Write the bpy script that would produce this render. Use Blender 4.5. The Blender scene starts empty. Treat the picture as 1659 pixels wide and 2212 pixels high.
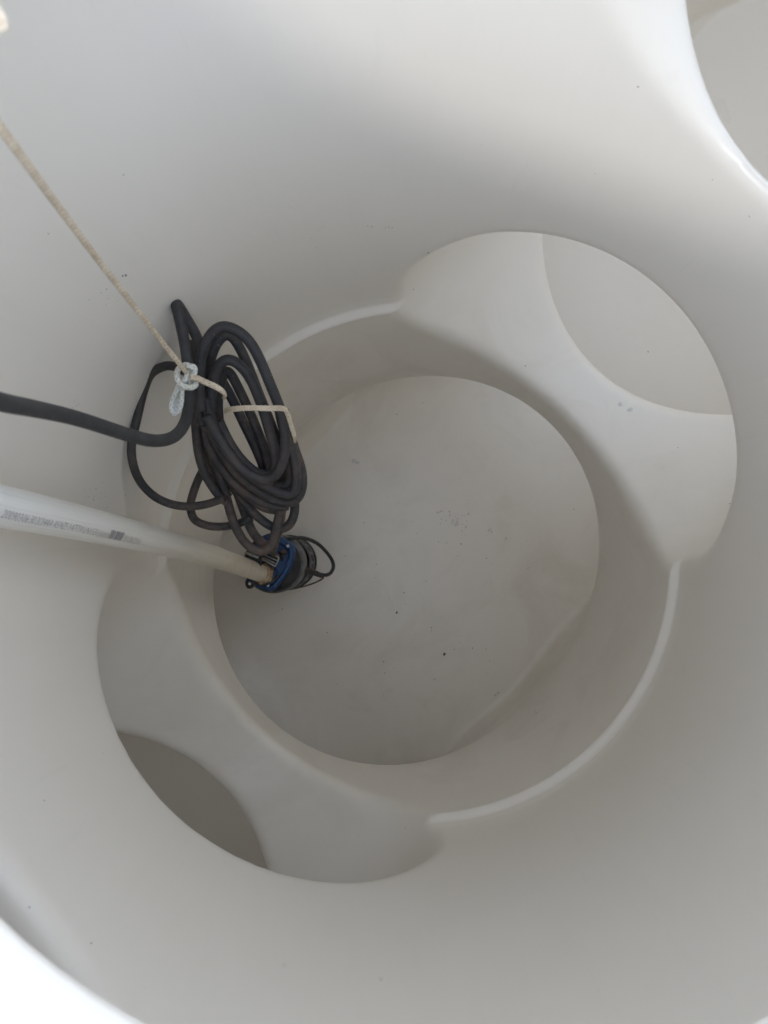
import bpy, bmesh, math, random
import numpy as np
from mathutils import Vector, Matrix
random.seed(7)
S = bpy.context.scene
COL = S.collection
H = 2.0            # camera height above the tank floor
F = 1628.0         # focal length in units of a 1659 x 2212 picture

def P(x, y, d):    # a point seen at (x, y) and d metres below the lens
    return Vector(((x - 829.5) / F * d, (1106 - y) / F * d, H - d))
def K(x, y, d):
    return P(242 + .3125 * x, 604.9 + .3125 * y, d)
def M(x, y, d):
    return P(483.9 + .16667 * x, 1088.7 + .16667 * y, d)

# ---------------------------------------------------------------- object helpers
def obj(name, me, mats=None, parent=None, smooth=True):
    o = bpy.data.objects.new(name, me); COL.objects.link(o)
    if mats is not None:
        for m in (mats if isinstance(mats, (list, tuple)) else [mats]): me.materials.append(m)
    if parent is not None: o.parent = parent
    if smooth:
        me.polygons.foreach_set('use_smooth', [True] * len(me.polygons))
    return o
def tag(o, label=None, cat=None, group=None, kind=None):
    if label: o['label'] = label
    if cat: o['category'] = cat
    if group: o['group'] = group
    if kind: o['kind'] = kind
    return o
def empty(name, loc=(0, 0, 0)):
    o = bpy.data.objects.new(name, None); COL.objects.link(o); o.location = loc
    o.empty_display_size = .05
    return o
def child(name, me, mats, root, smooth=True):
    """mesh data is in world space; keep it there under a moved root"""
    me.transform(Matrix.Translation(-Vector(root.location)))
    return obj(name, me, mats, root, smooth)

# ---------------------------------------------------------------- node helpers
def new_mat(name):
    m = bpy.data.materials.new(name); m.use_nodes = True
    return m, m.node_tree.nodes, m.node_tree.links, m.node_tree.nodes['Principled BSDF']
def noise(N, scale, detail=4, rough=.5, dist=0):
    n = N.new('ShaderNodeTexNoise'); n.inputs['Scale'].default_value = scale
    n.inputs['Detail'].default_value = detail; n.inputs['Roughness'].default_value = rough
    n.inputs['Distortion'].default_value = dist
    return n
def ramp(N, L, src, stops):
    r = N.new('ShaderNodeValToRGB'); e = r.color_ramp.elements
    while len(e) < len(stops): e.new(.5)
    for i, (p, c) in enumerate(stops):
        e[i].position = p; e[i].color = (*c, 1) if len(c) == 3 else c
    L.new(src, r.inputs['Fac']); return r
def mixc(N, L, fac, a, b, typ='MIX'):
    m = N.new('ShaderNodeMix'); m.data_type = 'RGBA'; m.blend_type = typ
    for s, v in ((m.inputs[0], fac), (m.inputs[6], a), (m.inputs[7], b)):
        if hasattr(v, 'links'): L.new(v, s)
        elif isinstance(v, (int, float)): s.default_value = v
        else: s.default_value = (*v, 1)
    return m.outputs[2]
def math_n(N, L, op, a, b=None):
    m = N.new('ShaderNodeMath'); m.operation = op
    for s, v in ((m.inputs[0], a), (m.inputs[1], b)):
        if v is None: continue
        if hasattr(v, 'links'): L.new(v, s)
        else: s.default_value = v
    return m.outputs[0]
def bump(N, L, bs, h, strength, dist=.002):
    b = N.new('ShaderNodeBump'); b.inputs['Strength'].default_value = strength
    b.inputs['Distance'].default_value = dist
    L.new(h, b.inputs['Height']); L.new(b.outputs[0], bs.inputs['Normal'])

def plastic_tank():
    m, N, L, bs = new_mat('tank_plastic')
    tc = N.new('ShaderNodeTexCoord')
    co = tc.outputs['Object']
    n1 = noise(N, 3.0, 5, .55); L.new(co, n1.inputs['Vector'])
    base = ramp(N, L, n1.outputs['Fac'], [(.3, (.800, .753, .674)), (.7, (.820, .778, .706))]).outputs['Color']
    # faint dusty film, streaky along the height of the walls
    mp = N.new('ShaderNodeMapping'); mp.inputs['Scale'].default_value = (30, 30, 4); L.new(co, mp.inputs['Vector'])
    n2 = noise(N, 1.0, 6, .7); L.new(mp.outputs[0], n2.inputs['Vector'])
    f2 = ramp(N, L, n2.outputs['Fac'], [(.50, (0, 0, 0)), (.80, (1, 1, 1))]).outputs['Color']
    base = mixc(N, L, math_n(N, L, 'MULTIPLY', f2, .07), base, (.58, .56, .52))
    # grey rubbed scuffs in a few patches
    n3 = noise(N, 2.3, 2, .5); L.new(co, n3.inputs['Vector'])
    patch = ramp(N, L, n3.outputs['Fac'], [(.60, (0, 0, 0)), (.70, (1, 1, 1))]).outputs['Color']
    mp2 = N.new('ShaderNodeMapping'); mp2.inputs['Scale'].default_value = (260, 90, 60); mp2.inputs['Rotation'].default_value = (.3, .2, .9)
    L.new(co, mp2.inputs['Vector'])
    n4 = noise(N, 1.0, 3, .6); L.new(mp2.outputs[0], n4.inputs['Vector'])
    sc = ramp(N, L, n4.outputs['Fac'], [(.64, (0, 0, 0)), (.74, (1, 1, 1))]).outputs['Color']
    base = mixc(N, L, math_n(N, L, 'MULTIPLY', math_n(N, L, 'MULTIPLY', patch, sc), .08), base, (.22, .21, .19))
    # tan film left by muddy water, only in the lower half of the pit
    sz = N.new('ShaderNodeSeparateXYZ'); L.new(co, sz.inputs[0])
    mz = N.new('ShaderNodeMapRange'); L.new(sz.outputs['Z'], mz.inputs[0])
    mz.inputs[1].default_value = .80; mz.inputs[2].default_value = .50
    n7 = noise(N, 4.5, 7, .62, 1.2); L.new(co, n7.inputs['Vector'])
    f7 = ramp(N, L, n7.outputs['Fac'], [(.46, (0, 0, 0)), (.72, (1, 1, 1))]).outputs['Color']
    sq = math_n(N, L, 'ADD', math_n(N, L, 'MULTIPLY', sz.outputs['X'], sz.outputs['X']), math_n(N, L, 'MULTIPLY', sz.outputs['Y'], sz.outputs['Y']))
    mq = N.new('ShaderNodeMapRange'); L.new(sq, mq.inputs[0]); mq.inputs[1].default_value = .42; mq.inputs[2].default_value = .28
    f7 = math_n(N, L, 'MULTIPLY', f7, mq.outputs[0])
    base = mixc(N, L, math_n(N, L, 'MULTIPLY', math_n(N, L, 'MULTIPLY', f7, mz.outputs[0]), .42), base, (.62, .57, .47))
    # dried drip tracks
    mp3 = N.new('ShaderNodeMapping'); mp3.inputs['Scale'].default_value = (75, 75, 2.2); L.new(co, mp3.inputs['Vector'])
    n8 = noise(N, 1.0, 3, .6, .4); L.new(mp3.outputs[0], n8.inputs['Vector'])
    f8 = ramp(N, L, n8.outputs['Fac'], [(.64, (0, 0, 0)), (.72, (1, 1, 1))]).outputs['Color']
    base = mixc(N, L, math_n(N, L, 'MULTIPLY', f8, .05), base, (.50, .48, .44))
    L.new(base, bs.inputs['Base Color'])
    r = ramp(N, L, n1.outputs['Fac'], [(.3, (.27,) * 3), (.7, (.36,) * 3)]).outputs['Color']
    L.new(r, bs.inputs['Roughness'])
    bs.inputs['IOR'].default_value = 1.45
    n5 = noise(N, 180, 3, .5); L.new(co, n5.inputs['Vector'])
    n6 = noise(N, 9, 2, .5); L.new(co, n6.inputs['Vector'])
    h = math_n(N, L, 'ADD', math_n(N, L, 'MULTIPLY', n5.outputs['Fac'], .04), n6.outputs['Fac'])
    bump(N, L, bs, h, .25, .004)
    return m
MT = plastic_tank()

def simple(name, col, rough=.5, metal=0, col2=None, scale=40, b=0, detail=5, lo=.4, hi=.65, coat=0):
    m, N, L, bs = new_mat(name)
    tc = N.new('ShaderNodeTexCoord')
    n = noise(N, scale, detail, .6); L.new(tc.outputs['Object'], n.inputs['Vector'])
    c = ramp(N, L, n.outputs['Fac'], [(lo, col), (hi, col2 or tuple(v * .85 for v in col))])
    L.new(c.outputs[0], bs.inputs['Base Color'])
    bs.inputs['Roughness'].default_value = rough; bs.inputs['Metallic'].default_value = metal
    if b: bump(N, L, bs, n.outputs['Fac'], b, .001)
    return m

def rubber_cable():
    m, N, L, bs = new_mat('black_rubber')
    tc = N.new('ShaderNodeTexCoord'); co = tc.outputs['Object']
    n = noise(N, 60, 5, .65); L.new(co, n.inputs['Vector'])
    c = ramp(N, L, n.outputs['Fac'], [(.35, (.026, .026, .028)), (.7, (.046, .045, .045))]).outputs[0]
    # dried mud, more of it on the low end of the coil, where it has stood in the water
    sx = N.new('ShaderNodeSeparateXYZ'); L.new(co, sx.inputs[0])
    mr = N.new('ShaderNodeMapRange'); L.new(sx.outputs['Z'], mr.inputs[0])
    mr.inputs[1].default_value = .08; mr.inputs[2].default_value = -.13; mr.inputs[3].default_value = 0; mr.inputs[4].default_value = 1
    n2 = noise(N, 26, 6, .7); L.new(co, n2.inputs['Vector'])
    f = ramp(N, L, n2.outputs['Fac'], [(.42, (0, 0, 0)), (.66, (1, 1, 1))]).outputs[0]
    c = mixc(N, L, math_n(N, L, 'MULTIPLY', math_n(N, L, 'MULTIPLY', f, mr.outputs[0]), .85), c, (.15, .105, .08))
    n3 = noise(N, 130, 2, .5); L.new(co, n3.inputs['Vector'])
    f3 = ramp(N, L, n3.outputs['Fac'], [(.70, (0, 0, 0)), (.76, (1, 1, 1))]).outputs[0]
    c = mixc(N, L, math_n(N, L, 'MULTIPLY', f3, .6), c, (.16, .15, .14))
    L.new(c, bs.inputs['Base Color']); bs.inputs['Roughness'].default_value = .62
    bump(N, L, bs, n.outputs['Fac'], .3, .001)
    return m
MC = rubber_cable()
def rope_mat(name, c1, c2, c3, stain=.5):
    m, N, L, bs = new_mat(name)
    tc = N.new('ShaderNodeTexCoord'); uv = tc.outputs['UV']
    mp = N.new('ShaderNodeMapping'); mp.inputs['Scale'].default_value = (420, 3, 1); L.new(uv, mp.inputs['Vector'])
    sx = N.new('ShaderNodeSeparateXYZ'); L.new(mp.outputs[0], sx.inputs[0])
    a = math_n(N, L, 'SINE', math_n(N, L, 'ADD', math_n(N, L, 'MULTIPLY', sx.outputs[0], 2.2), math_n(N, L, 'MULTIPLY', sx.outputs[1], 6.2832)))
    b = math_n(N, L, 'SINE', math_n(N, L, 'SUBTRACT', math_n(N, L, 'MULTIPLY', sx.outputs[0], 2.2), math_n(N, L, 'MULTIPLY', sx.outputs[1], 6.2832)))
    h = math_n(N, L, 'MAXIMUM', a, b)
    c = ramp(N, L, math_n(N, L, 'ADD', math_n(N, L, 'MULTIPLY', h, .5), .5), [(.15, c2), (.6, c1)]).outputs[0]
    n = noise(N, 45, 5, .7); L.new(tc.outputs['Object'], n.inputs['Vector'])
    f = ramp(N, L, n.outputs['Fac'], [(.42, (0, 0, 0)), (.62, (1, 1, 1))]).outputs[0]
    c = mixc(N, L, math_n(N, L, 'MULTIPLY', f, stain), c, c3)
    L.new(c, bs.inputs['Base Color']); bs.inputs['Roughness'].default_value = .85
    bump(N, L, bs, h, .6, .001)
    return m
MR = rope_mat('dirty_cord', (.74, .63, .48), (.56, .46, .33), (.46, .35, .23), .5)
MK = rope_mat('pale_cord', (.74, .75, .71), (.50, .50, .45), (.52, .51, .38), .5)
def pipe_mat():
    m, N, L, bs = new_mat('white_pvc')
    tc = N.new('ShaderNodeTexCoord'); uv = tc.outputs['UV']
    mp = N.new('ShaderNodeMapping'); mp.inputs['Scale'].default_value = (.55, 9, 1); L.new(uv, mp.inputs['Vector'])
    n = noise(N, 3, 6, .65); L.new(mp.outputs[0], n.inputs['Vector'])
    f = ramp(N, L, n.outputs['Fac'], [(.52, (0, 0, 0)), (.68, (1, 1, 1))]).outputs[0]
    c = mixc(N, L, math_n(N, L, 'MULTIPLY', f, .42), (.82, .81, .77), (.42, .41, .38))
    # rust and mud towards the pump
    sx = N.new('ShaderNodeSeparateXYZ'); L.new(uv, sx.inputs[0])
    mr = N.new('ShaderNodeMapRange'); L.new(sx.outputs[0], mr.inputs[0])
    mr.inputs[1].default_value = 1.17; mr.inputs[2].default_value = 1.36
    n2 = noise(N, 55, 6, .7); L.new(tc.outputs['Object'], n2.inputs['Vector'])
    f2 = ramp(N, L, n2.outputs['Fac'], [(.46, (0, 0, 0)), (.60, (1, 1, 1))]).outputs[0]
    c = mixc(N, L, math_n(N, L, 'MULTIPLY', math_n(N, L, 'MULTIPLY', f2, mr.outputs[0]), .75), c, (.30, .17, .09))
    mr2 = N.new('ShaderNodeMapRange'); L.new(sx.outputs[0], mr2.inputs[0])
    mr2.inputs[1].default_value = .5; mr2.inputs[2].default_value = 1.3
    c = mixc(N, L, math_n(N, L, 'MULTIPLY', mr2.outputs[0], .75), c, (.64, .56, .41))
    L.new(c, bs.inputs['Base Color']); bs.inputs['Roughness'].default_value = .28
    return m
MP = pipe_mat()
M_blue = simple('blue_cast_plastic', (.010, .055, .165), .45, 0, (.03, .045, .08), 70, .2, lo=.5, hi=.75)
M_black = simple('black_pump_plastic', (.022, .022, .024), .45, 0, (.05, .048, .045), 60, .15)
M_grey = simple('worn_grey_plastic', (.13, .133, .14), .42, 0, (.07, .07, .072), 70, .15)
M_steel = simple('dull_steel', (.42, .42, .40), .35, .8, (.22, .20, .17), 90)
M_screw = simple('bright_screw', (.62, .62, .60), .25, 1)
M_rust = simple('rusty_fitting', (.42, .36, .24), .6, 0, (.30, .13, .06), 160, .3, lo=.45, hi=.58)
M_ink = simple('print_ink', (.16, .155, .18), .6, 0, (.34, .33, .35), 900, 0, lo=.45, hi=.6)
M_soil = simple('dry_soil', (.42, .34, .26), .9, 0, (.28, .22, .17), 14, .6)
M_grit = simple('dark_grit', (.07, .055, .045), .8, 0, (.03, .025, .02), 200)
M_crumb = simple('brown_crumb', (.16, .11, .07), .8, 0, (.07, .05, .035), 300)
def water_mat():      # thin wet spots: the plastic below, slightly deeper, under a mirror-smooth film
    m, N, L, bs = new_mat('water_drop')
    bs.inputs['Base Color'].default_value = (.66, .64, .61, 1); bs.inputs['Roughness'].default_value = .03
    bs.inputs['IOR'].default_value = 1.4
    return m
M_water = water_mat()

# ---------------------------------------------------------------- the tank
AX = math.radians(47)
E1 = np.array([math.cos(AX), math.sin(AX)]); E2 = np.array([-math.sin(AX), math.cos(AX)])
LN, LS = .98, .998
def axis(d):
    return (np.interp(d, [.33, 1.27, 1.72, 2.1], [.035, .059, .048, .040]),
            np.interp(d, [.33, 1.27, 1.72, 2.1], [.032, -.085, -.136, -.179]))
def to_world(a, b, d):
    cx, cy = axis(d)
    return np.stack([cx + a * E1[0] + b * E2[0], cy + a * E1[1] + b * E2[1], H - d], -1)
def smin(x, y, k):
    h = np.clip(.5 + .5 * (y - x) / k, 0, 1)
    return y * (1 - h) + x * h - k * h * (1 - h)
def smax(x, y, k): return -smin(-x, -y, k)
def sst(x, a, b):
    t = np.clip((x - a) / (b - a), 0, 1); return t * t * (3 - 2 * t)
RIM_R = .307; NE_R = .47; NE_EXT = .55  # NE opening is unseen, widened and stretched to let in more light
def f_air(a, b, d):
    step = .016 * (1 - sst(d, 1.280, 1.291))
    bead = .003 * np.exp(-((d - 1.281) / .012) ** 2)
    R = .431 - .006 * sst(d, 1.45, 1.70) + step - bead
    neck = RIM_R + (R - RIM_R) * sst(d, .348, .48)
    main = np.hypot(a, b) - neck
    RN = R + .070 * (1 - sst(d, .80, .93))
    ext = NE_EXT
    ne = np.hypot(a - LN - np.clip(a - LN, 0, ext), b) - (NE_R + (RN - NE_R) * sst(d, .348, .46))
    sw = np.hypot(a + LS, b) - (.18 + (R - .18) * sst(d, .348, .60))  # narrow roof opening added out of view to lighten this cell
    x = np.minimum(np.minimum(main, ne), sw)
    port = (np.hypot(b / .328, (d - 1.200 - .038 * sst(a, .1, .35)) / .262) - 1) * .285
    port = np.maximum(port, np.abs(a) - 1.0)
    x = smin(x, port, .028 - .017 * sst(np.abs(b), .23, .32))
    up = np.hypot(b + .005, d - .485) - .222
    up = np.maximum(up, np.abs(a - .5) - .5)
    x = smin(x, up, .022)
    up2 = np.hypot(b - .05, d - .45) - .150
    up2 = np.maximum(up2, np.abs(a + .5) - .5)
    x = smin(x, up2, .03)
    tr = (np.hypot(b / .425, (d - 1.92) / .31) - 1) * .31
    tr = np.maximum(tr, np.abs(a) - 1.40)
    x = smin(x, tr, .035)
    fl = d - 2.0
    x = smax(x, fl, .012)
    ch = np.where(b > 0, b - .400, -b - .432) * .86 + (d - 2.0) * .51
    x = smax(x, ch, .006)
    return x
def grid_axis(lo, hi, st, fine=None, fst=None):
    v = [lo]
    while v[-1] < hi:
        s = st
        if fine and fine[0] < v[-1] < fine[1]: s = fst
        v.append(v[-1] + s)
    return np.array(v, dtype=np.float64)
def surface_nets():
    ga = grid_axis(-1.46, 2.08, .0078); gb = grid_axis(-.53, .53, .0078)
    gd = grid_axis(.338, 2.02, .0085, (1.262, 1.305), .003)
    Fv = f_air(ga[:, None, None], gb[None, :, None], gd[None, None, :]).astype(np.float32)
    na, nb, nd = Fv.shape
    cs = (na - 1, nb - 1, nd - 1)
    cnt = np.zeros(cs, np.int16); sa = np.zeros(cs, np.float32); sb = np.zeros(cs, np.float32); sd = np.zeros(cs, np.float32)
    sgn = Fv < 0
    def sl(off, ax):
        return tuple(slice(o, o + c) for o, c in zip(off, cs))
    for ax in range(3):
        for p in (0, 1):
            for q in (0, 1):
                o = [0, 0, 0]; oth = [i for i in range(3) if i != ax]
                o[oth[0]] = p; o[oth[1]] = q
                e = list(o); e[ax] = 1
                A = Fv[sl(o, 0)]; B = Fv[sl(e, 0)]
                cr = sgn[sl(o, 0)] != sgn[sl(e, 0)]
                idx = np.nonzero(cr)
                t = A[idx] / (A[idx] - B[idx])
                cnt[idx] += 1
                co = []
                for k, g in enumerate((ga, gb, gd)):
                    g0 = g[idx[k] + o[k]]
                    if k == ax: g0 = g0 + t * (g[idx[k] + 1] - g[idx[k]])
                    co.append(g0)
                sa[idx] += co[0]; sb[idx] += co[1]; sd[idx] += co[2]
    act = np.nonzero(cnt)
    vid = np.full(cs, -1, np.int64); vid[act] = np.arange(len(act[0]))
    c = cnt[act].astype(np.float64)
    V = np.stack([sa[act] / c, sb[act] / c, sd[act] / c], -1)
    quads = []
    for ax in range(3):
        oth = [i for i in range(3) if i != ax]
        A = [slice(1, -1)] * 3; A[ax] = slice(0, -1)
        B = [slice(1, -1)] * 3; B[ax] = slice(1, None)
        s0 = sgn[tuple(A)]; s1 = sgn[tuple(B)]
        idx = np.nonzero(s0 != s1)
        base = [idx[0] + 1, idx[1] + 1, idx[2] + 1]; base[ax] = idx[ax]
        def g(p, q):
            i = [base[0], base[1], base[2]]
            i[oth[0]] = base[oth[0]] - 1 + p; i[oth[1]] = base[oth[1]] - 1 + q
            return vid[i[0], i[1], i[2]]
        Q = np.stack([g(0, 0), g(1, 0), g(1, 1), g(0, 1)], -1)
        fl = s0[idx]
        if ax == 1: fl = ~fl
        Q[fl] = Q[fl][:, ::-1]
        quads.append(Q)
    Q = np.concatenate(quads)
    Q = Q[(Q >= 0).all(1)]
    for _ in range(4):           # pull the vertices on to the surface
        e = 1e-4
        f0 = f_air(V[:, 0], V[:, 1], V[:, 2])
        g = np.stack([(f_air(V[:, 0] + e, V[:, 1], V[:, 2]) - f0) / e, (f_air(V[:, 0], V[:, 1] + e, V[:, 2]) - f0) / e,
                      (f_air(V[:, 0], V[:, 1], V[:, 2] + e) - f0) / e], -1)
        g2 = (g ** 2).sum(1) + 1e-6
        st = np.clip(-f0 / g2, -.006, .006)
        lock = V[:, 2] < .345
        dv = g * st[:, None]; dv[lock, 2] = 0
        V = V + dv
    return V, Q
V, Q = surface_nets()
W = to_world(V[:, 0], V[:, 1], V[:, 2])
tank = empty('water_tank', (0.05, -.15, 0))
tag(tank, 'pale grey moulded plastic tank seen from inside, round pit and large oval side openings', 'tank')
me = bpy.data.meshes.new('tank_shell')
me.vertices.add(len(W)); me.vertices.foreach_set('co', W.ravel())
me.loops.add(Q.size); me.loops.foreach_set('vertex_index', Q.ravel().astype(np.int32))
me.polygons.add(len(Q)); me.polygons.foreach_set('loop_start', np.arange(0, Q.size, 4, dtype=np.int32))
me.update(calc_edges=True); me.validate()
child('shell', me, MT, tank)

def lathe(prof, c, ext=0, n=96):
    """ring of the given section round c; ext stretches it along the tank"""
    bm = bmesh.new(); rows = []
    for r, z in prof:
        row = []
        for i in range(n):
            u = 2 * math.pi * i / n; dx, dy = math.cos(u), math.sin(u)
            e = ext if dx * E1[0] + dy * E1[1] > 0 else 0
            row.append(bm.verts.new((c[0] + r * dx + e * E1[0], c[1] + r * dy + e * E1[1], z)))
        rows.append(row)
    for k in range(len(rows) - 1):
        for i in range(n):
            j = (i + 1) % n
            bm.faces.new((rows[k][i], rows[k][j], rows[k + 1][j], rows[k + 1][i]))
    me = bpy.data.meshes.new('m'); bm.to_mesh(me); bm.free(); return me
c0 = to_world(np.array(0.), np.array(0.), np.array(.34)); c1 = to_world(np.array(LN), np.array(0.), np.array(.34)); c2 = to_world(np.array(-LS), np.array(0.), np.array(.34))
for c, RIM_R, ext in ((c0, RIM_R, 0), (c1, NE_R, NE_EXT), (c2, .18, 0)):  # main manhole, then unseen roof openings made to let light into the side cells
    zz = H - .345
    prof = [(RIM_R + .0005, zz - .004), (RIM_R + .0005, zz + .012), (RIM_R + .003, zz + .018), (RIM_R + .009, zz + .021), (RIM_R + .034, zz + .021),
            (RIM_R + .039, zz + .017), (RIM_R + .040, zz + .010), (RIM_R + .040, zz - .06)]
    child('manhole_or_added_rim', lathe(prof, c, ext), MT, tank)
# ground round the manhole and the unseen light openings
bm = bmesh.new()
gz = H - .358; st = .04; n = 90
vs = {}
def gv(i, j):
    if (i, j) not in vs:
        x = i * st; y = j * st
        vs[(i, j)] = bm.verts.new((x, y, gz + .002 * math.sin(x * 9 + 1.3 * math.sin(y * 7)) * math.cos(y * 11)))
    return vs[(i, j)]
for i in range(-n, n):
    for j in range(-n, n):
        x = (i + .5) * st; y = (j + .5) * st
        qa = (x - c0[0]) * E1[0] + (y - c0[1]) * E1[1]; qb = (x - c0[0]) * E2[0] + (y - c0[1]) * E2[1]
        if math.hypot(qa, qb) < .346 or math.hypot(qa + LS, qb) < .215 or math.hypot(qa - LN - min(max(qa - LN, 0), NE_EXT), qb) < NE_R + .035: continue
        bm.faces.new((gv(i, j), gv(i + 1, j), gv(i + 1, j + 1), gv(i, j + 1)))
me = bpy.data.meshes.new('ground'); bm.to_mesh(me); bm.free()
g = obj('ground', me, M_soil); tag(g, kind='structure')

# ---------------------------------------------------------------- tubes
def spline(pts, step=.004):
    """centripetal-ish Catmull-Rom through points, evenly resampled"""
    p = [2 * pts[0] - pts[1]] + list(pts) + [2 * pts[-1] - pts[-2]]
    out = []
    for i in range(1, len(p) - 2):
        p0, p1, p2, p3 = p[i - 1:i + 3]
        k = max(4, int((p2 - p1).length / step))
        for j in range(k):
            t = j / k; t2 = t * t; t3 = t2 * t
            out.append(.5 * ((2 * p1) + (p2 - p0) * t + (2 * p0 - 5 * p1 + 4 * p2 - p3) * t2 + (3 * p1 - p0 - 3 * p2 + p3) * t3))
    out.append(p[-2]); return out
def tube(bm, pts, rad, n=14, step=.004, caps=True, straight=False, wob=0, taper=None, relax=0):
    uvl = bm.loops.layers.uv.verify()
    c = pts if straight else spline(pts, step)
    for _ in range(relax):
        c = [c[0], c[1]] + [c[i] * .5 + (c[i - 1] + c[i + 1]) * .25 for i in range(2, len(c) - 2)] + [c[-2], c[-1]]
    N = len(c); T = [(c[min(i + 1, N - 1)] - c[max(i - 1, 0)]).normalized() for i in range(N)]
    up = Vector((0, 0, 1)) if abs(T[0].z) < .9 else Vector((1, 0, 0))
    nrm = (up - T[0] * up.dot(T[0])).normalized(); rings = []; s = 0; ss = []
    for i in range(N):
        nrm = (nrm - T[i] * nrm.dot(T[i])).normalized(); bn = T[i].cross(nrm)
        if i: s += (c[i] - c[i - 1]).length
        ss.append(s)
        r = rad * (taper(i / (N - 1)) if taper else 1)
        if wob: r *= 1 + wob * math.sin(s * 83 + i) * math.sin(s * 31 + 2)
        rings.append([bm.verts.new(c[i] + r * (math.cos(2 * math.pi * k / n) * nrm + math.sin(2 * math.pi * k / n) * bn)) for k in range(n)])
    for i in range(N - 1):
        for k in range(n):
            f = bm.faces.new((rings[i][k], rings[i][(k + 1) % n], rings[i + 1][(k + 1) % n], rings[i + 1][k]))
            for l, (a, b) in zip(f.loops, ((ss[i], k / n), (ss[i], (k + 1) / n), (ss[i + 1], (k + 1) / n), (ss[i + 1], k / n))):
                l[uvl].uv = (a, b)
    if caps:
        for rg, t, ci in ((rings[0], -T[0], c[0]), (rings[-1], T[-1], c[-1])):
            cv = bm.verts.new(ci + t * rad * .35)
            for k in range(n):
                a, b = rg[k], rg[(k + 1) % n]
                bm.faces.new((b, a, cv) if rg is rings[0] else (a, b, cv))
def fin(bm, name='m'):
    me = bpy.data.meshes.new(name); bm.to_mesh(me); bm.free(); return me

# ---------------------------------------------------------------- coiled cable
CR = .0072
cable = empty('power_cable', K(800, 1000, 1.05))
tag(cable, 'thick black rubber cable hanging in a tied oval coil above the pump', 'cable')
def dk(y, base=1.0):      # the coil hangs with its low end farther from the lens
    return base + .00009 * (y - 300)
def KL(pts, off=0.0, base=.985):
    return [K(p[0], p[1], (dk(p[1], base) + off + (p[2] if len(p) > 2 else 0))) for p in pts]
bm = bmesh.new()
# lead from the left edge, up to the bight and back into the bundle
lead = [P(-330, 790, .36), P(-160, 822, .43), P(0, 868, .55), P(80, 884, .62), P(170, 905, .70)] + \
       [K(150, 1082, .79), K(300, 1112, .84), K(420, 1090, .88), K(495, 1010, .92), K(528, 900, .95), K(530, 760, .96), K(525, 600, .965), K(500, 420, .965), K(470, 280, .96), K(447, 190, .955), K(440, 158, .965)] + \
       [K(462, 175, .985), K(500, 250, .99), K(560, 340, .995), K(605, 430, 1.0), K(600, 600, 1.01), K(590, 800, 1.02), K(620, 1000, 1.04)]
tube(bm, lead, CR, 18, relax=15)
loops = [
 # (points, depth offset)
 ([(620,900),(603,760),(606,600),(628,470),(680,365),(740,312),(800,318),(860,345),(930,385),(985,470),(1045,600),(1100,740),(1150,850),(1185,960),(1200,1080),(1195,1210),(1160,1330),(1100,1395),(1010,1385),(900,1315),(800,1190),(720,1060),(655,940)], -.03),
 ([(655,940),(640,820),(665,640),(690,500),(745,395),(800,360),(845,395),(900,500),(960,640),(1010,780),(1060,900),(1120,1050),(1165,1180),(1240,1290),(1240,1400),(1180,1455),(1080,1420),(960,1350),(840,1220),(740,1080),(680,940)], .015),
 ([(680,940),(690,760),(715,620),(760,545),(815,540),(880,575),(950,660),(1000,770),(1040,880),(1080,1010),(1110,1130),(1140,1230),(1135,1330),(1070,1370),(980,1330),(880,1230),(800,1110),(740,980)], -.012),
 ([(740,980),(730,800),(770,640),(800,600),(840,680),(900,800),(960,930),(1010,1050),(1060,1190),(1090,1300),(1075,1370)], .03),
 ([(760,700),(800,760),(850,860),(905,980),(960,1090),(1010,1200),(1060,1320),(1060,1390),(980,1370),(890,1280),(800,1160),(730,1010),(690,860),(700,740),(760,700)], .045),
 ([(1190,900),(1225,1020),(1245,1130),(1290,1240),(1322,1350),(1318,1450),(1290,1530),(1220,1555),(1130,1525),(1020,1460),(900,1380),(800,1260),(710,1110),(640,960)], .02),
 ([(1150,860),(1175,1000),(1210,1120),(1265,1250),(1280,1370),(1270,1470),(1235,1500),(1150,1470),(1050,1420),(930,1340),(830,1220),(740,1060),(670,900)], .0),
 ([(640,960),(650,1100),(720,1250),(820,1380),(930,1480),(1050,1540),(1150,1575),(1210,1560)], .03),
 ([(630,1000),(680,1180),(760,1340),(870,1450),(980,1530),(1060,1590),(1160,1590)], .05),
 ([(1262,1500),(1268,1600),(1245,1690),(1185,1737),(1110,1715),(1030,1660),(950,1580),(870,1480),(790,1360),(720,1220),(660,1080)], .055),
 ([(575,930),(585,1080),(600,1220),(640,1340),(700,1440),(760,1520),(800,1535)], .03),
 ([(600,900),(640,1050),(700,1230),(760,1390),(800,1540),(840,1680),(900,1800),(970,1870),(1040,1890),(1090,1860),(1120,1780),(1140,1690),(1165,1590),(1190,1480)], .04),
 ([(660,1060),(740,1220),(820,1380),(880,1500),(925,1640),(965,1740),(1010,1800),(1060,1830)], .065),
 ([(620,960),(650,1150),(700,1300),(755,1420),(800,1500)], .055),
 ([(560,560),(555,700),(568,860),(610,1010),(680,1150),(760,1260),(850,1370),(960,1430),(1060,1470)], .06),
 ([(700,900),(780,1100),(860,1230),(950,1320),(1040,1380),(1110,1420),(1190,1400),(1235,1300),(1215,1180)], .06),
 ([(590,880),(600,1020),(650,1170),(740,1310),(850,1420),(960,1490),(1080,1530),(1190,1520),(1255,1450),(1290,1340),(1275,1220),(1235,1090),(1200,960)], .045),
 ([(640,820),(680,960),(750,1100),(850,1240),(950,1340),(1030,1390),(1110,1385)], -.018),
 ([(520,420),(545,560),(560,760),(590,940),(650,1080),(730,1200)], .035),
]
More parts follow.
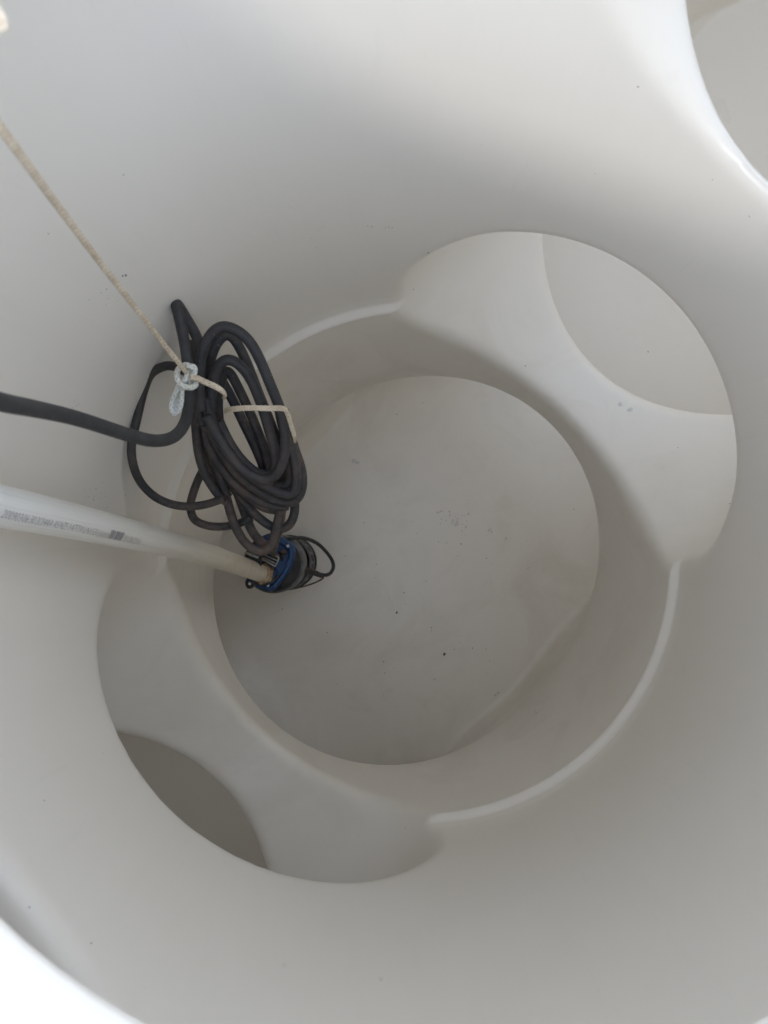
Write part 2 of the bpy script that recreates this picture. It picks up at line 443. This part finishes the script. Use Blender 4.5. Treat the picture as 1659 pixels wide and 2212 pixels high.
for pts, off in loops:
    tube(bm, KL(pts, off), CR * random.uniform(.96, 1.03), 14, relax=22)
# slack outer loops farther down
tube(bm, [K(520,640,1.0), K(430,598,1.02), K(350,600,1.03), K(265,655,1.04), K(215,780,1.05), K(172,960,1.055), K(136,1130,1.06), K(145,1270,1.07), K(200,1400,1.09), K(300,1500,1.11), K(420,1552,1.12), K(540,1565,1.12), K(660,1548,1.12), K(770,1510,1.11)], .0062, 16)
tube(bm, [K(720,1330,1.14), K(665,1275,1.16), K(610,1350,1.17), K(562,1470,1.17), K(542,1570,1.17), K(570,1655,1.17), K(650,1695,1.17), K(750,1705,1.17), K(850,1690,1.17), K(960,1650,1.16)], .0064, 16)
child('coil', fin(bm), MC, cable)
bm = bmesh.new()
tube(bm, [K(1190,1480,1.13), K(1175,1600,1.2), K(1160,1720,1.33), K(1135,1800,1.45), K(1120,1860,1.58), M(640,640,1.665), M(700,690,1.68)], .0068, 14)
child('lead_to_pump', fin(bm), MC, cable)

# ---------------------------------------------------------------- rope
rope = empty('tie_rope', K(510, 660, .9))
tag(rope, 'thin beige rope from the upper left, knotted round the cable coil', 'rope')
bm = bmesh.new()
tube(bm, [P(-300, -60, .30), P(-150, 80, .345), P(0, 275, .43), P(110, 425, .55), P(220, 572, .68), P(320, 700, .80), P(405, 808, .915)], .0030, 14, wob=.04)
tube(bm, [P(-160, 60, .315), P(-60, 48, .32), P(4, 36, .325)], .0052, 12)
child('hanging_line', fin(bm), MR, rope)
bm = bmesh.new(); kd = .915
def KP(pts, b=kd): return [K(x, y, b + z) for x, y, z in pts]
tube(bm, KP([(505,600,.004),(465,610,-.004),(447,655,-.010),(462,705,-.014),(500,735,-.016),(550,742,-.012),(578,722,.0),(565,690,.012)]), .0035, 14)
tube(bm, KP([(480,600,.002),(510,587,-.008),(540,598,-.014),(565,602,-.010),(572,630,-.006),(555,665,-.004),(530,690,-.002),(545,715,.004)]), .0035, 14)
tube(bm, KP([(545,600,.008),(525,640,-.004),(505,690,-.008),(480,715,-.004),(455,690,.006)]), .0034, 14)
tube(bm, KP([(470,700,.0),(445,770,.004),(418,830,.010),(410,890,.014),(432,925,.016),(462,905,.016),(478,850,.012),(482,790,.008),(485,730,.004)]), .0031, 14)
tube(bm, KP([(478,720,.006),(460,780,.012),(440,830,.016),(432,880,.018),(446,895,.018),(458,840,.016),(466,780,.012)]), .0026, 12)
child('knot', fin(bm), MK, rope)
bm = bmesh.new()
for dx, dy in ((0, -8), (2, 9)):
    tube(bm, [K(545+dx,668+dy,.905), K(590+dx,680+dy,.915), K(650+dx,708+dy,.922), K(715+dx,737+dy,.922), K(765+dx*2,770+dy*.8,.928), K(780+dx,798,.955), K(772+dx,815,1.01)], .0024, 10)
    tube(bm, [K(785,905+dy,1.02), K(803+dx,897+dy,.975), K(870,888+dy,.955), K(960,884+dy,.952), K(1080,887+dy,.960), K(1180+dx,888+dy,.975), K(1212-dy*.7,920+dy*.4,.985), K(1238-dy*.7,1000,1.0), K(1262-dy*.6,1080,1.01), K(1264,1120,1.04)], .0021, 10)
child('binding', fin(bm), MR, rope)

# ---------------------------------------------------------------- discharge pipe
PR = .0195
pa, pb = P(0, 1093, .69), P(566, 1240, 1.70)
dirp = (pb - pa).normalized()
pipe = empty('discharge_pipe', pb)
tag(pipe, 'white plastic pressure pipe with printed lettering, running from the left edge down to the pump', 'pipe')
side0 = dirp.cross((Vector((0, 0, H)) - pa)).normalized()
if side0.y < 0: side0 = -side0
def on_pipe(s):      # the pipe sags sideways a little between its ends
    t = max(0, min(1, s / (pb - pa).length))
    return pa + dirp * s + side0 * (.0085 * 4 * t * (1 - t))
bm = bmesh.new()
back = [pa - dirp * .42 + Vector((.10, .0, .16)), pa - dirp * .28 + Vector((.04, 0, .05)), pa - dirp * .16 + Vector((.01, 0, .01)), pa - dirp * .06]
LP = (pb - pa).length
tube(bm, spline(back + [pa], .01)[:-1] + [on_pipe(LP * i / 300) for i in range(301)], PR, 40, straight=True)
child('pipe_body', fin(bm), MP, pipe)
# printed lettering wrapped on to the pipe
def flat_text(s, size):
    cu = bpy.data.curves.new('t', 'FONT'); cu.body = s; cu.size = size; cu.resolution_u = 3; cu.offset = -size * .018
    o = bpy.data.objects.new('t', cu); COL.objects.link(o)
    dg = bpy.context.evaluated_depsgraph_get(); me = bpy.data.meshes.new_from_object(o.evaluated_get(dg))
    bpy.data.objects.remove(o); return me
seg_cam = (Vector((0, 0, H)) - pa); seg_cam = (seg_cam - dirp * seg_cam.dot(dirp)).normalized()
side = dirp.cross(seg_cam)            # across the pipe, as seen
if side.y < 0: side = -side
def wrap(me, s0, ang0, sx):
    for v in me.vertices:
        s = s0 + v.co.x * sx; a = ang0 + v.co.y / PR
        nrm = seg_cam * math.cos(a) + side * math.sin(a)
        v.co = on_pipe(s) + nrm * (PR + .0005)
A0 = -.50
def s_at(x):      # distance along the pipe that projects to picture column x
    lo, hi = -.2, LP
    for _ in range(40):
        mid = (lo + hi) / 2; q = on_pipe(mid) + (seg_cam * math.cos(A0) + side * math.sin(A0)) * PR
        if q.x / (H - q.z) * F + 829.5 < x: lo = mid
        else: hi = mid
    return lo
bm = bmesh.new()
def put(s, x0, x1, size):
    me = flat_text(s, size)
    w = max(v.co.x for v in me.vertices) - min(v.co.x for v in me.vertices); mn = min(v.co.x for v in me.vertices)
    for v in me.vertices: v.co.x -= mn
    b2 = bmesh.new(); b2.from_mesh(me); bmesh.ops.triangulate(b2, faces=b2.faces)
    bmesh.ops.subdivide_edges(b2, edges=[e for e in b2.edges if e.calc_length() > .003], cuts=2); b2.to_mesh(me); b2.free()
    a, b = s_at(x0), s_at(x1)
    wrap(me, a, A0, (b - a) / w); bm.from_mesh(me)
put('200903', 0, 41, .0118); put('06:30', 44, 70, .0118); put('2C04AA', 73, 107, .0116); put('AS/NZS', 111, 140, .0116)
put('1477', 145, 165, .0116); put('W', 166, 174, .0116); put('LN', 177, 188, .0116); put('1531)))))))', 191, 228, .0116); put('9311381221511', 263, 299, .0112)
def s_bar(x0, x1, n):
    a, b = s_at(x0), s_at(x1); w = (b - a) / n
    for i in range(n):
        ww = w * random.choice((.35, .5, .7))
        q = []
        for (s, t) in ((a + i * w, -.0005), (a + i * w + ww, -.0005), (a + i * w + ww, .0105), (a + i * w, .0105)):
            an = A0 + t / PR; nr = seg_cam * math.cos(an) + side * math.sin(an)
            q.append((s, an))
        for k in range(4):
            a0 = A0 + (-.0005 + .011 * k / 4) / PR; a1 = A0 + (-.0005 + .011 * (k + 1) / 4) / PR
            vs_ = []
            for s, an in ((q[0][0], a0), (q[1][0], a0), (q[1][0], a1), (q[0][0], a1)):
                vs_.append(bm.verts.new(on_pipe(s) + (seg_cam * math.cos(an) + side * math.sin(an)) * (PR + .0006)))
            bm.faces.new(vs_)
s_bar(231, 241, 12); s_bar(243, 260, 22)
child('lettering', fin(bm), M_ink, pipe, smooth=False)

# ---------------------------------------------------------------- pump
bc = P(627, 1214, 2.0); hc = P(583, 1218, 1.70)
pump = empty('submersible_pump', bc)
tag(pump, 'submersible pump with blue top cover and black ribbed body standing on the tank floor', 'pump')
axv = (hc - bc); axn = axv.normalized(); hl = axv.length
def tilt_lathe(prof, n=72):      # profile (radius, fraction of the height) about the pump's axis
    bm = bmesh.new(); rows = []
    for r, t in prof:
        c = bc + axv * t
        rows.append([bm.verts.new((c.x + r * math.cos(2 * math.pi * i / n), c.y + r * math.sin(2 * math.pi * i / n), c.z)) for i in range(n)])
    for k in range(len(rows) - 1):
        for i in range(n):
            j = (i + 1) % n; bm.faces.new((rows[k][i], rows[k][j], rows[k + 1][j], rows[k + 1][i]))
    return bm
bm = tilt_lathe([(.060, .002), (.066, .02), (.066, .10), (.064, .12), (.064, .34), (.058, .36), (.058, .62), (.064, .65), (.064, .90), (.0, .90)])
child('body', fin(bm), M_black, pump)
bm = tilt_lathe([(.067, .015), (.0715, .02), (.0715, .055), (.067, .06)]); child('base_ring', fin(bm), M_black, pump)
bm = tilt_lathe([(.0655, .115), (.069, .12), (.069, .15), (.0655, .155)])
m2 = tilt_lathe([(.0655, .30), (.0690, .31), (.0690, .37), (.0655, .38)]); me2 = fin(m2); bm.from_mesh(me2)
# upright ribs between the two hoops
for k in range(18):
    a = 2 * math.pi * k / 18; w = .0035
    tdir = Vector((-math.sin(a), math.cos(a), 0)); rd = Vector((math.cos(a), math.sin(a), 0))
    q = []
    for t in (.13, .36):
        for rr in (.062, .0685):
            for sg in (-1, 1): q.append(bm.verts.new(bc + axv * t + rd * rr + tdir * w * sg))
    for f in ((2, 3, 7, 6), (0, 2, 6, 4), (1, 5, 7, 3)): bm.faces.new([q[i] for i in f])
child('strainer', fin(bm), M_grey, pump)
bm = tilt_lathe([(.0645, .60), (.0690, .61), (.0690, .86), (.0645, .87)])
child('upper_casing', fin(bm), M_grey, pump)
# blue cover
outl = [(262,930),(268,800),(300,690),(380,560),(470,445),(560,380),(640,382),(760,430),(850,490),(905,550),(916,620),(905,710),(880,790),(840,870),(780,960),(710,1050),(655,1110),(595,1138),(545,1112),(470,1090),(390,1055),(320,1010)]
bm = bmesh.new()
cen = Vector((0, 0, 0)); top = [M(x - 8, y, 1.70) for x, y in outl]
for v in top: cen += v
cen /= len(top)
# smooth the outline a little
def ring_at(sc, dz, sh):
    return [bm.verts.new(cen + (v - cen) * sc + Vector((0, 0, dz)) - axn * sh) for v in top]
rings = [ring_at(.985, 0, .052), ring_at(1.0, 0, .046), ring_at(1.0, 0, .012), ring_at(.985, 0, .004), ring_at(.94, 0, 0), ring_at(.80, 0, -.0005), ring_at(.76, 0, .005), ring_at(.60, 0, .005)]
for a, b in zip(rings, rings[1:]):
    for i in range(len(top)):
        j = (i + 1) % len(top); bm.faces.new((a[i], a[j], b[j], b[i]))
bm.faces.new(rings[-1]); bmesh.ops.recalc_face_normals(bm, faces=bm.faces)
cover = child('top_cover', fin(bm), M_blue, pump, smooth=False)
bv = cover.modifiers.new('Bevel', 'BEVEL'); bv.width = .0012; bv.segments = 2; bv.limit_method = 'ANGLE'
# ribs and recesses on the cover
def arcbar(bm, pts, d, w, h):
    c = spline([M(x, y, d) for x, y in pts], .004)
    prev = None
    for i, p in enumerate(c):
        t = (c[min(i + 1, len(c) - 1)] - c[max(i - 1, 0)]).normalized(); s = Vector((-t.y, t.x, 0)) * w
        r = [bm.verts.new(p - s), bm.verts.new(p - s + Vector((0, 0, h))), bm.verts.new(p + s + Vector((0, 0, h))), bm.verts.new(p + s)]
        if prev:
            for k in range(3): bm.faces.new((prev[k], prev[k + 1], r[k + 1], r[k]))
        else: bm.faces.new(r)
        prev = r
    bm.faces.new(prev[::-1])
bm = bmesh.new()
arcbar(bm, [(395, 990), (480, 1010), (570, 985), (640, 920), (690, 850)], 1.695, .0026, .006)
arcbar(bm, [(440, 1068), (530, 1085), (620, 1060)], 1.697, .0022, .005)
arcbar(bm, [(820, 500), (860, 590), (850, 700), (800, 800)], 1.697, .0018, .005)
arcbar(bm, [(480, 470), (560, 430), (650, 440)], 1.697, .0018, .005)
child('cover_rib', fin(bm), M_blue, pump)
bm = bmesh.new()
arcbar(bm, [(620, 1010), (680, 960), (720, 905)], 1.6945, .0022, .0022)
child('cover_slot', fin(bm), M_black, pump)
# screws
for x, y in ((827, 545), (570, 1052), (735, 412), (335, 1035)):
    bm = bmesh.new(); c = M(x, y, 1.693)
    rows = []
    for r, z in ((.0036, -.002), (.0036, .0006), (.0030, .0014), (.0014, .0014), (.0010, .0002)):
        rows.append([bm.verts.new(c + Vector((r * math.cos(2 * math.pi * i / 16), r * math.sin(2 * math.pi * i / 16), z))) for i in range(16)])
    for a, b in zip(rows, rows[1:]):
        for i in range(16): bm.faces.new((a[i], a[(i + 1) % 16], b[(i + 1) % 16], b[i]))
    bm.faces.new(rows[-1]); sc = child('screw', fin(bm), M_screw, pump)
# steel carrying handle lying over the cover
def boxbar(bm, a, b, w, h):
    t = (b - a).normalized(); s = Vector((-t.y, t.x, 0)).normalized() * w; u = Vector((0, 0, h))
    v = [bm.verts.new(p + q) for p in (a, b) for q in (-s - u, s - u, s + u, -s + u)]
    for f in ((0, 1, 2, 3), (7, 6, 5, 4), (0, 4, 5, 1), (1, 5, 6, 2), (2, 6, 7, 3), (3, 7, 4, 0)): bm.faces.new([v[i] for i in f])
bm = bmesh.new()
h0 = 1.665
boxbar(bm, M(275, 628, h0 + .012), M(440, 700, h0), .0022, .004)
tube(bm, [M(480, 700, h0), M(640, 795, h0), M(672, 795, h0), M(705, 715, h0), M(695, 685, h0), M(570, 630, h0), M(500, 600, h0)], .0017, 8)
boxbar(bm, M(500, 690, h0 + .001), M(668, 772, h0 + .001), .0012, .003)
boxbar(bm, M(530, 665, h0 + .001), M(690, 735, h0 + .001), .0010, .003)
boxbar(bm, M(420, 690, h0 + .004), M(520, 720, h0 + .004), .0030, .003)
child('handle', fin(bm), M_steel, pump)
bm = bmesh.new(); boxbar(bm, M(505, 668, h0 + .008), M(690, 755, h0 + .008), .006, .003)
boxbar(bm, M(295, 665, 1.69), M(440, 735, 1.688), .006, .006)
child('handle_mount', fin(bm), M_black, pump, smooth=False)
# outlet nut and ring where the pipe screws in
bm = bmesh.new()
oc = M(505, 905, 1.688); ou = (oc - dirp * .02)
nz = (-dirp * .75 + Vector((0, 0, .9))).normalized()
bx = nz.cross(Vector((0, 1, 0))).normalized(); by = nz.cross(bx)
def disc_stack(bm, c, prof, n, rot=0):
    rows = []
    for r, z in prof: rows.append([bm.verts.new(c + bx * r * math.cos(2 * math.pi * i / n + rot) + by * r * math.sin(2 * math.pi * i / n + rot) + nz * z) for i in range(n)])
    for a, b in zip(rows, rows[1:]):
        for i in range(n): bm.faces.new((a[i], a[(i + 1) % n], b[(i + 1) % n], b[i]))
    bm.faces.new(rows[-1]); bmesh.ops.recalc_face_normals(bm, faces=bm.faces)
disc_stack(bm, oc, [(.0245, -.012), (.0245, .004), (.022, .0065), (.015, .0065)], 6, .3)
child('outlet_nut', fin(bm), M_rust, pump, smooth=False)
bm = bmesh.new(); disc_stack(bm, oc, [(.0275, -.016), (.0275, -.004), (.024, -.003)], 40); child('outlet_collar', fin(bm), M_black, pump)
bm = bmesh.new(); disc_stack(bm, oc - dirp * .006, [(.0205, -.004), (.0212, .012), (.0205, .016)], 40); child('outlet_socket', fin(bm), M_rust, pump)
# cable gland
bm = bmesh.new(); gc = M(768, 628, 1.69)
bmesh.ops.create_uvsphere(bm, u_segments=24, v_segments=14, radius=.0082, matrix=Matrix.Translation(gc) @ Matrix.Diagonal((1, 1, .9, 1)))
child('cable_gland', fin(bm), simple('mud_brown_rubber', (.05, .035, .03), .6, 0, (.09, .05, .035), 120, .2), pump)
# float-switch loop
bm = bmesh.new()
tube(bm, [M(770,462,1.72), M(830,452,1.735), M(920,442,1.76), M(1010,440,1.79), M(1110,462,1.82), M(1220,520,1.85), M(1320,615,1.88), M(1395,720,1.90), M(1418,810,1.905), M(1385,890,1.90), M(1320,922,1.89), M(1230,905,1.87), M(1120,860,1.84), M(980,815,1.80), M(870,785,1.76), M(780,735,1.72), M(700,680,1.69), M(640,620,1.68)], .0045, 12)
tube(bm, [M(780,770,1.715), M(870,810,1.745), M(980,850,1.78), M(1100,880,1.82), M(1200,915,1.85), M(1270,935,1.87)], .0048, 12)
child('float_cable', fin(bm), MC, pump)
bm = bmesh.new()
tube(bm, [M(1230,890,1.86), M(1275,925,1.875), M(1285,960,1.88), M(1200,1010,1.89), M(1080,1055,1.90), M(940,1090,1.90), M(820,1108,1.90), M(700,1103,1.88)], .0020, 8)
tube(bm, [M(780,690,1.715), M(820,722,1.73), M(900,752,1.745), M(1010,815,1.785), M(1130,850,1.82), M(1220,885,1.85)], .0022, 8)
child('thin_wire', fin(bm), simple('brown_wire', (.06, .045, .038), .6, 0, (.13, .08, .055), 90), pump)
bm = bmesh.new()
tube(bm, [M(520,590,1.60), M(485,650,1.60), M(470,730,1.61), M(462,810,1.62), M(440,890,1.63), M(405,960,1.66), M(385,1030,1.69), M(350,1075,1.71), M(308,1065,1.715), M(298,1010,1.712), M(330,960,1.70)], .0040, 12)
child('tether', fin(bm), MC, pump)

# ---------------------------------------------------------------- grit, crumbs, drops
def on_surface(x, y):
    """first hit of the sight line through (x, y) with the tank's inside"""
    d = np.arange(.4, 2.05, .002); px = (x - 829.5) / F * d; py = (1106 - y) / F * d
    cx, cy = axis(d); qx = px - cx; qy = py - cy
    f = f_air(qx * E1[0] + qy * E1[1], qx * E2[0] + qy * E2[1], d)
    i = np.argmax(f > 0)
    if f[i] <= 0: return None
    dd = d[i]
    def ff(x3, y3, z3):
        c = axis(z3); u = x3 - c[0]; v = y3 - c[1]
        return float(f_air(np.array(u * E1[0] + v * E1[1]), np.array(u * E2[0] + v * E2[1]), np.array(z3)))
    p = (px[i], py[i], dd); e = .001; f0 = ff(*p)
    g = Vector((ff(p[0] + e, p[1], p[2]) - f0, ff(p[0], p[1] + e, p[2]) - f0, -(ff(p[0], p[1], p[2] + e) - f0)))
    nrm = -g.normalized()
    pos = Vector((p[0], p[1], H - p[2])) + nrm * (f0 / (g.length / e))
    return pos, nrm
def flake(bm, pos, nrm, r, el=1.0, rot=0, th=.35, n=7):
    t = nrm.orthogonal().normalized(); t = Matrix.Rotation(rot, 3, nrm) @ t; b = nrm.cross(t)
    base = [bm.verts.new(pos + (t * math.cos(2 * math.pi * i / n) * el + b * math.sin(2 * math.pi * i / n)) * r * random.uniform(.75, 1.15)) for i in range(n)]
    topv = [bm.verts.new(v.co * .62 + pos * .38 + nrm * r * th) for v in base]
    for i in range(n): bm.faces.new((base[i], base[(i + 1) % n], topv[(i + 1) % n], topv[i]))
    bm.faces.new(topv)
bm = bmesh.new()
spots = []
for _ in range(50): spots.append((random.gauss(960, 130), random.gauss(1290, 140), random.uniform(.0004, .0012)))
for _ in range(26): spots.append((random.uniform(60, 1640), random.uniform(60, 2150), random.uniform(.0003, .0008)))
for x, y in ((265, 596), (271, 594), (925, 546), (893, 625), (1576, 1088), (1157, 1535), (1158, 1540), (1400, 760), (1135, 790), (610, 1315), (996, 1175), (1240, 1100)):
    spots.append((x, y, .0012))
for x, y, r in spots:
    q = on_surface(x, y)
    if q: flake(bm, q[0], q[1], r, random.uniform(.9, 1.9), random.uniform(0, 3))
for cx, cy, sx, sy, k in ((700, 480, 160, 60, 10), (215, 1078, 35, 30, 26), (160, 870, 16, 14, 8), (830, 490, 35, 3, 9), (235, 640, 40, 30, 10)):
    for _ in range(k):
        q = on_surface(random.gauss(cx, sx * .5), random.gauss(cy, sy * .5))
        if q: flake(bm, q[0], q[1], random.uniform(.0002, .0006), random.uniform(1, 2.6), random.uniform(0, 3), .2)
gr = obj('dirt_specks', fin(bm), M_grit, smooth=False); tag(gr, 'scattered dark dirt specks on the tank walls and floor', 'dirt', kind='stuff')
for x, y, r, lab in ((857, 1323, .0032, 'small dark oval crumb lying near the middle of the tank floor'), (960, 1413, .0042, 'pale brown square crumb on the lower half of the tank floor')):
    q = on_surface(x, y); bm = bmesh.new(); flake(bm, Vector((0, 0, 0)), q[1], r, 1.25, .5, .8, 6)
    o = obj('crumb', fin(bm), M_crumb, smooth=False); o.location = q[0]; tag(o, lab, 'crumb', 'crumbs on the tank floor')
bm = bmesh.new()
def blob(x, y, r, sq=.3, el=1.2):
    q = on_surface(x, y)
    if not q: return
    pos, n_ = q; t = n_.orthogonal().normalized(); t = Matrix.Rotation(random.uniform(0, 3), 3, n_) @ t; b = n_.cross(t)
    m4 = Matrix((( t.x * r * el, b.x * r, n_.x * r * sq, pos.x), (t.y * r * el, b.y * r, n_.y * r * sq, pos.y), (t.z * r * el, b.z * r, n_.z * r * sq, pos.z), (0, 0, 0, 1)))
    bmesh.ops.create_uvsphere(bm, u_segments=14, v_segments=8, radius=1, matrix=m4)
for _ in range(26): blob(random.gauss(980, 22), random.gauss(1122, 14), random.uniform(.001, .003), .3, random.uniform(1, 2))
for x, y, r in ((1062, 1148, .003), (1094, 1163, .0034), (1060, 1142, .002), (1340, 873, .004), (1362, 885, .004), (1056, 1145, .003), (765, 996, .006), (772, 999, .005), (939, 1467, .003), (1070, 1502, .003), (1076, 1497, .003), (1358, 886, .003)):
    blob(x, y, r)
dr = obj('water_drops', fin(bm), M_water); tag(dr, 'small clear water drops lying on the tank floor and ledge', 'water drops', kind='stuff')

# ---------------------------------------------------------------- light
w = bpy.data.worlds.new('World'); S.world = w; w.use_nodes = True
N = w.node_tree.nodes; L = w.node_tree.links
sky = N.new('ShaderNodeTexSky'); sky.sky_type = 'NISHITA'; sky.sun_disc = False
SUN_EL = math.radians(37); SUN_AZ = math.radians(246)     # azimuth of the sun in the plan, from +X towards +Y
sky.sun_elevation = SUN_EL; sky.sun_rotation = math.pi / 2 - SUN_AZ
sky.air_density = 4.0; sky.dust_density = .0; sky.ozone_density = 1.0
hs = N.new('ShaderNodeHueSaturation'); hs.inputs['Saturation'].default_value = .15      # thin cloud cover: hardly any blue
L.new(sky.outputs[0], hs.inputs['Color']); tn = N.new('ShaderNodeMix'); tn.data_type = 'RGBA'; tn.blend_type = 'MULTIPLY'; tn.inputs[0].default_value = 1
tn.inputs[7].default_value = (.845, .965, 1.24, 1); L.new(hs.outputs[0], tn.inputs[6])
L.new(tn.outputs[2], N['Background'].inputs['Color']); N['Background'].inputs['Strength'].default_value = .15
sl = bpy.data.lights.new('sun', 'SUN'); sl.energy = .5; sl.angle = math.radians(10); sl.color = (.74, .72, .69)
so = bpy.data.objects.new('sun', sl); COL.objects.link(so)
sd = Vector((math.cos(SUN_EL) * math.cos(SUN_AZ), math.cos(SUN_EL) * math.sin(SUN_AZ), math.sin(SUN_EL)))
so.rotation_euler = sd.to_track_quat('Z', 'Y').to_euler()

# ---------------------------------------------------------------- camera
cam = bpy.data.cameras.new('camera'); co = bpy.data.objects.new('camera', cam); COL.objects.link(co)
co.location = (0, 0, H); cam.sensor_fit = 'VERTICAL'; cam.sensor_height = 36; cam.lens = 36 * F / 2212
cam.clip_start = .01; cam.clip_end = 100
cam.dof.use_dof = True; cam.dof.focus_distance = 1.3; cam.dof.aperture_fstop = 7
S.camera = co
S.view_settings.view_transform = 'Standard'; S.view_settings.look = 'None'; S.view_settings.gamma = 1
S.view_settings.exposure = 1.54
S.cycles.use_denoising = True
S.cycles.max_bounces = 12; S.cycles.diffuse_bounces = 8; S.cycles.glossy_bounces = 4; S.cycles.transmission_bounces = 6
S.cycles.caustics_reflective = False; S.cycles.caustics_refractive = False
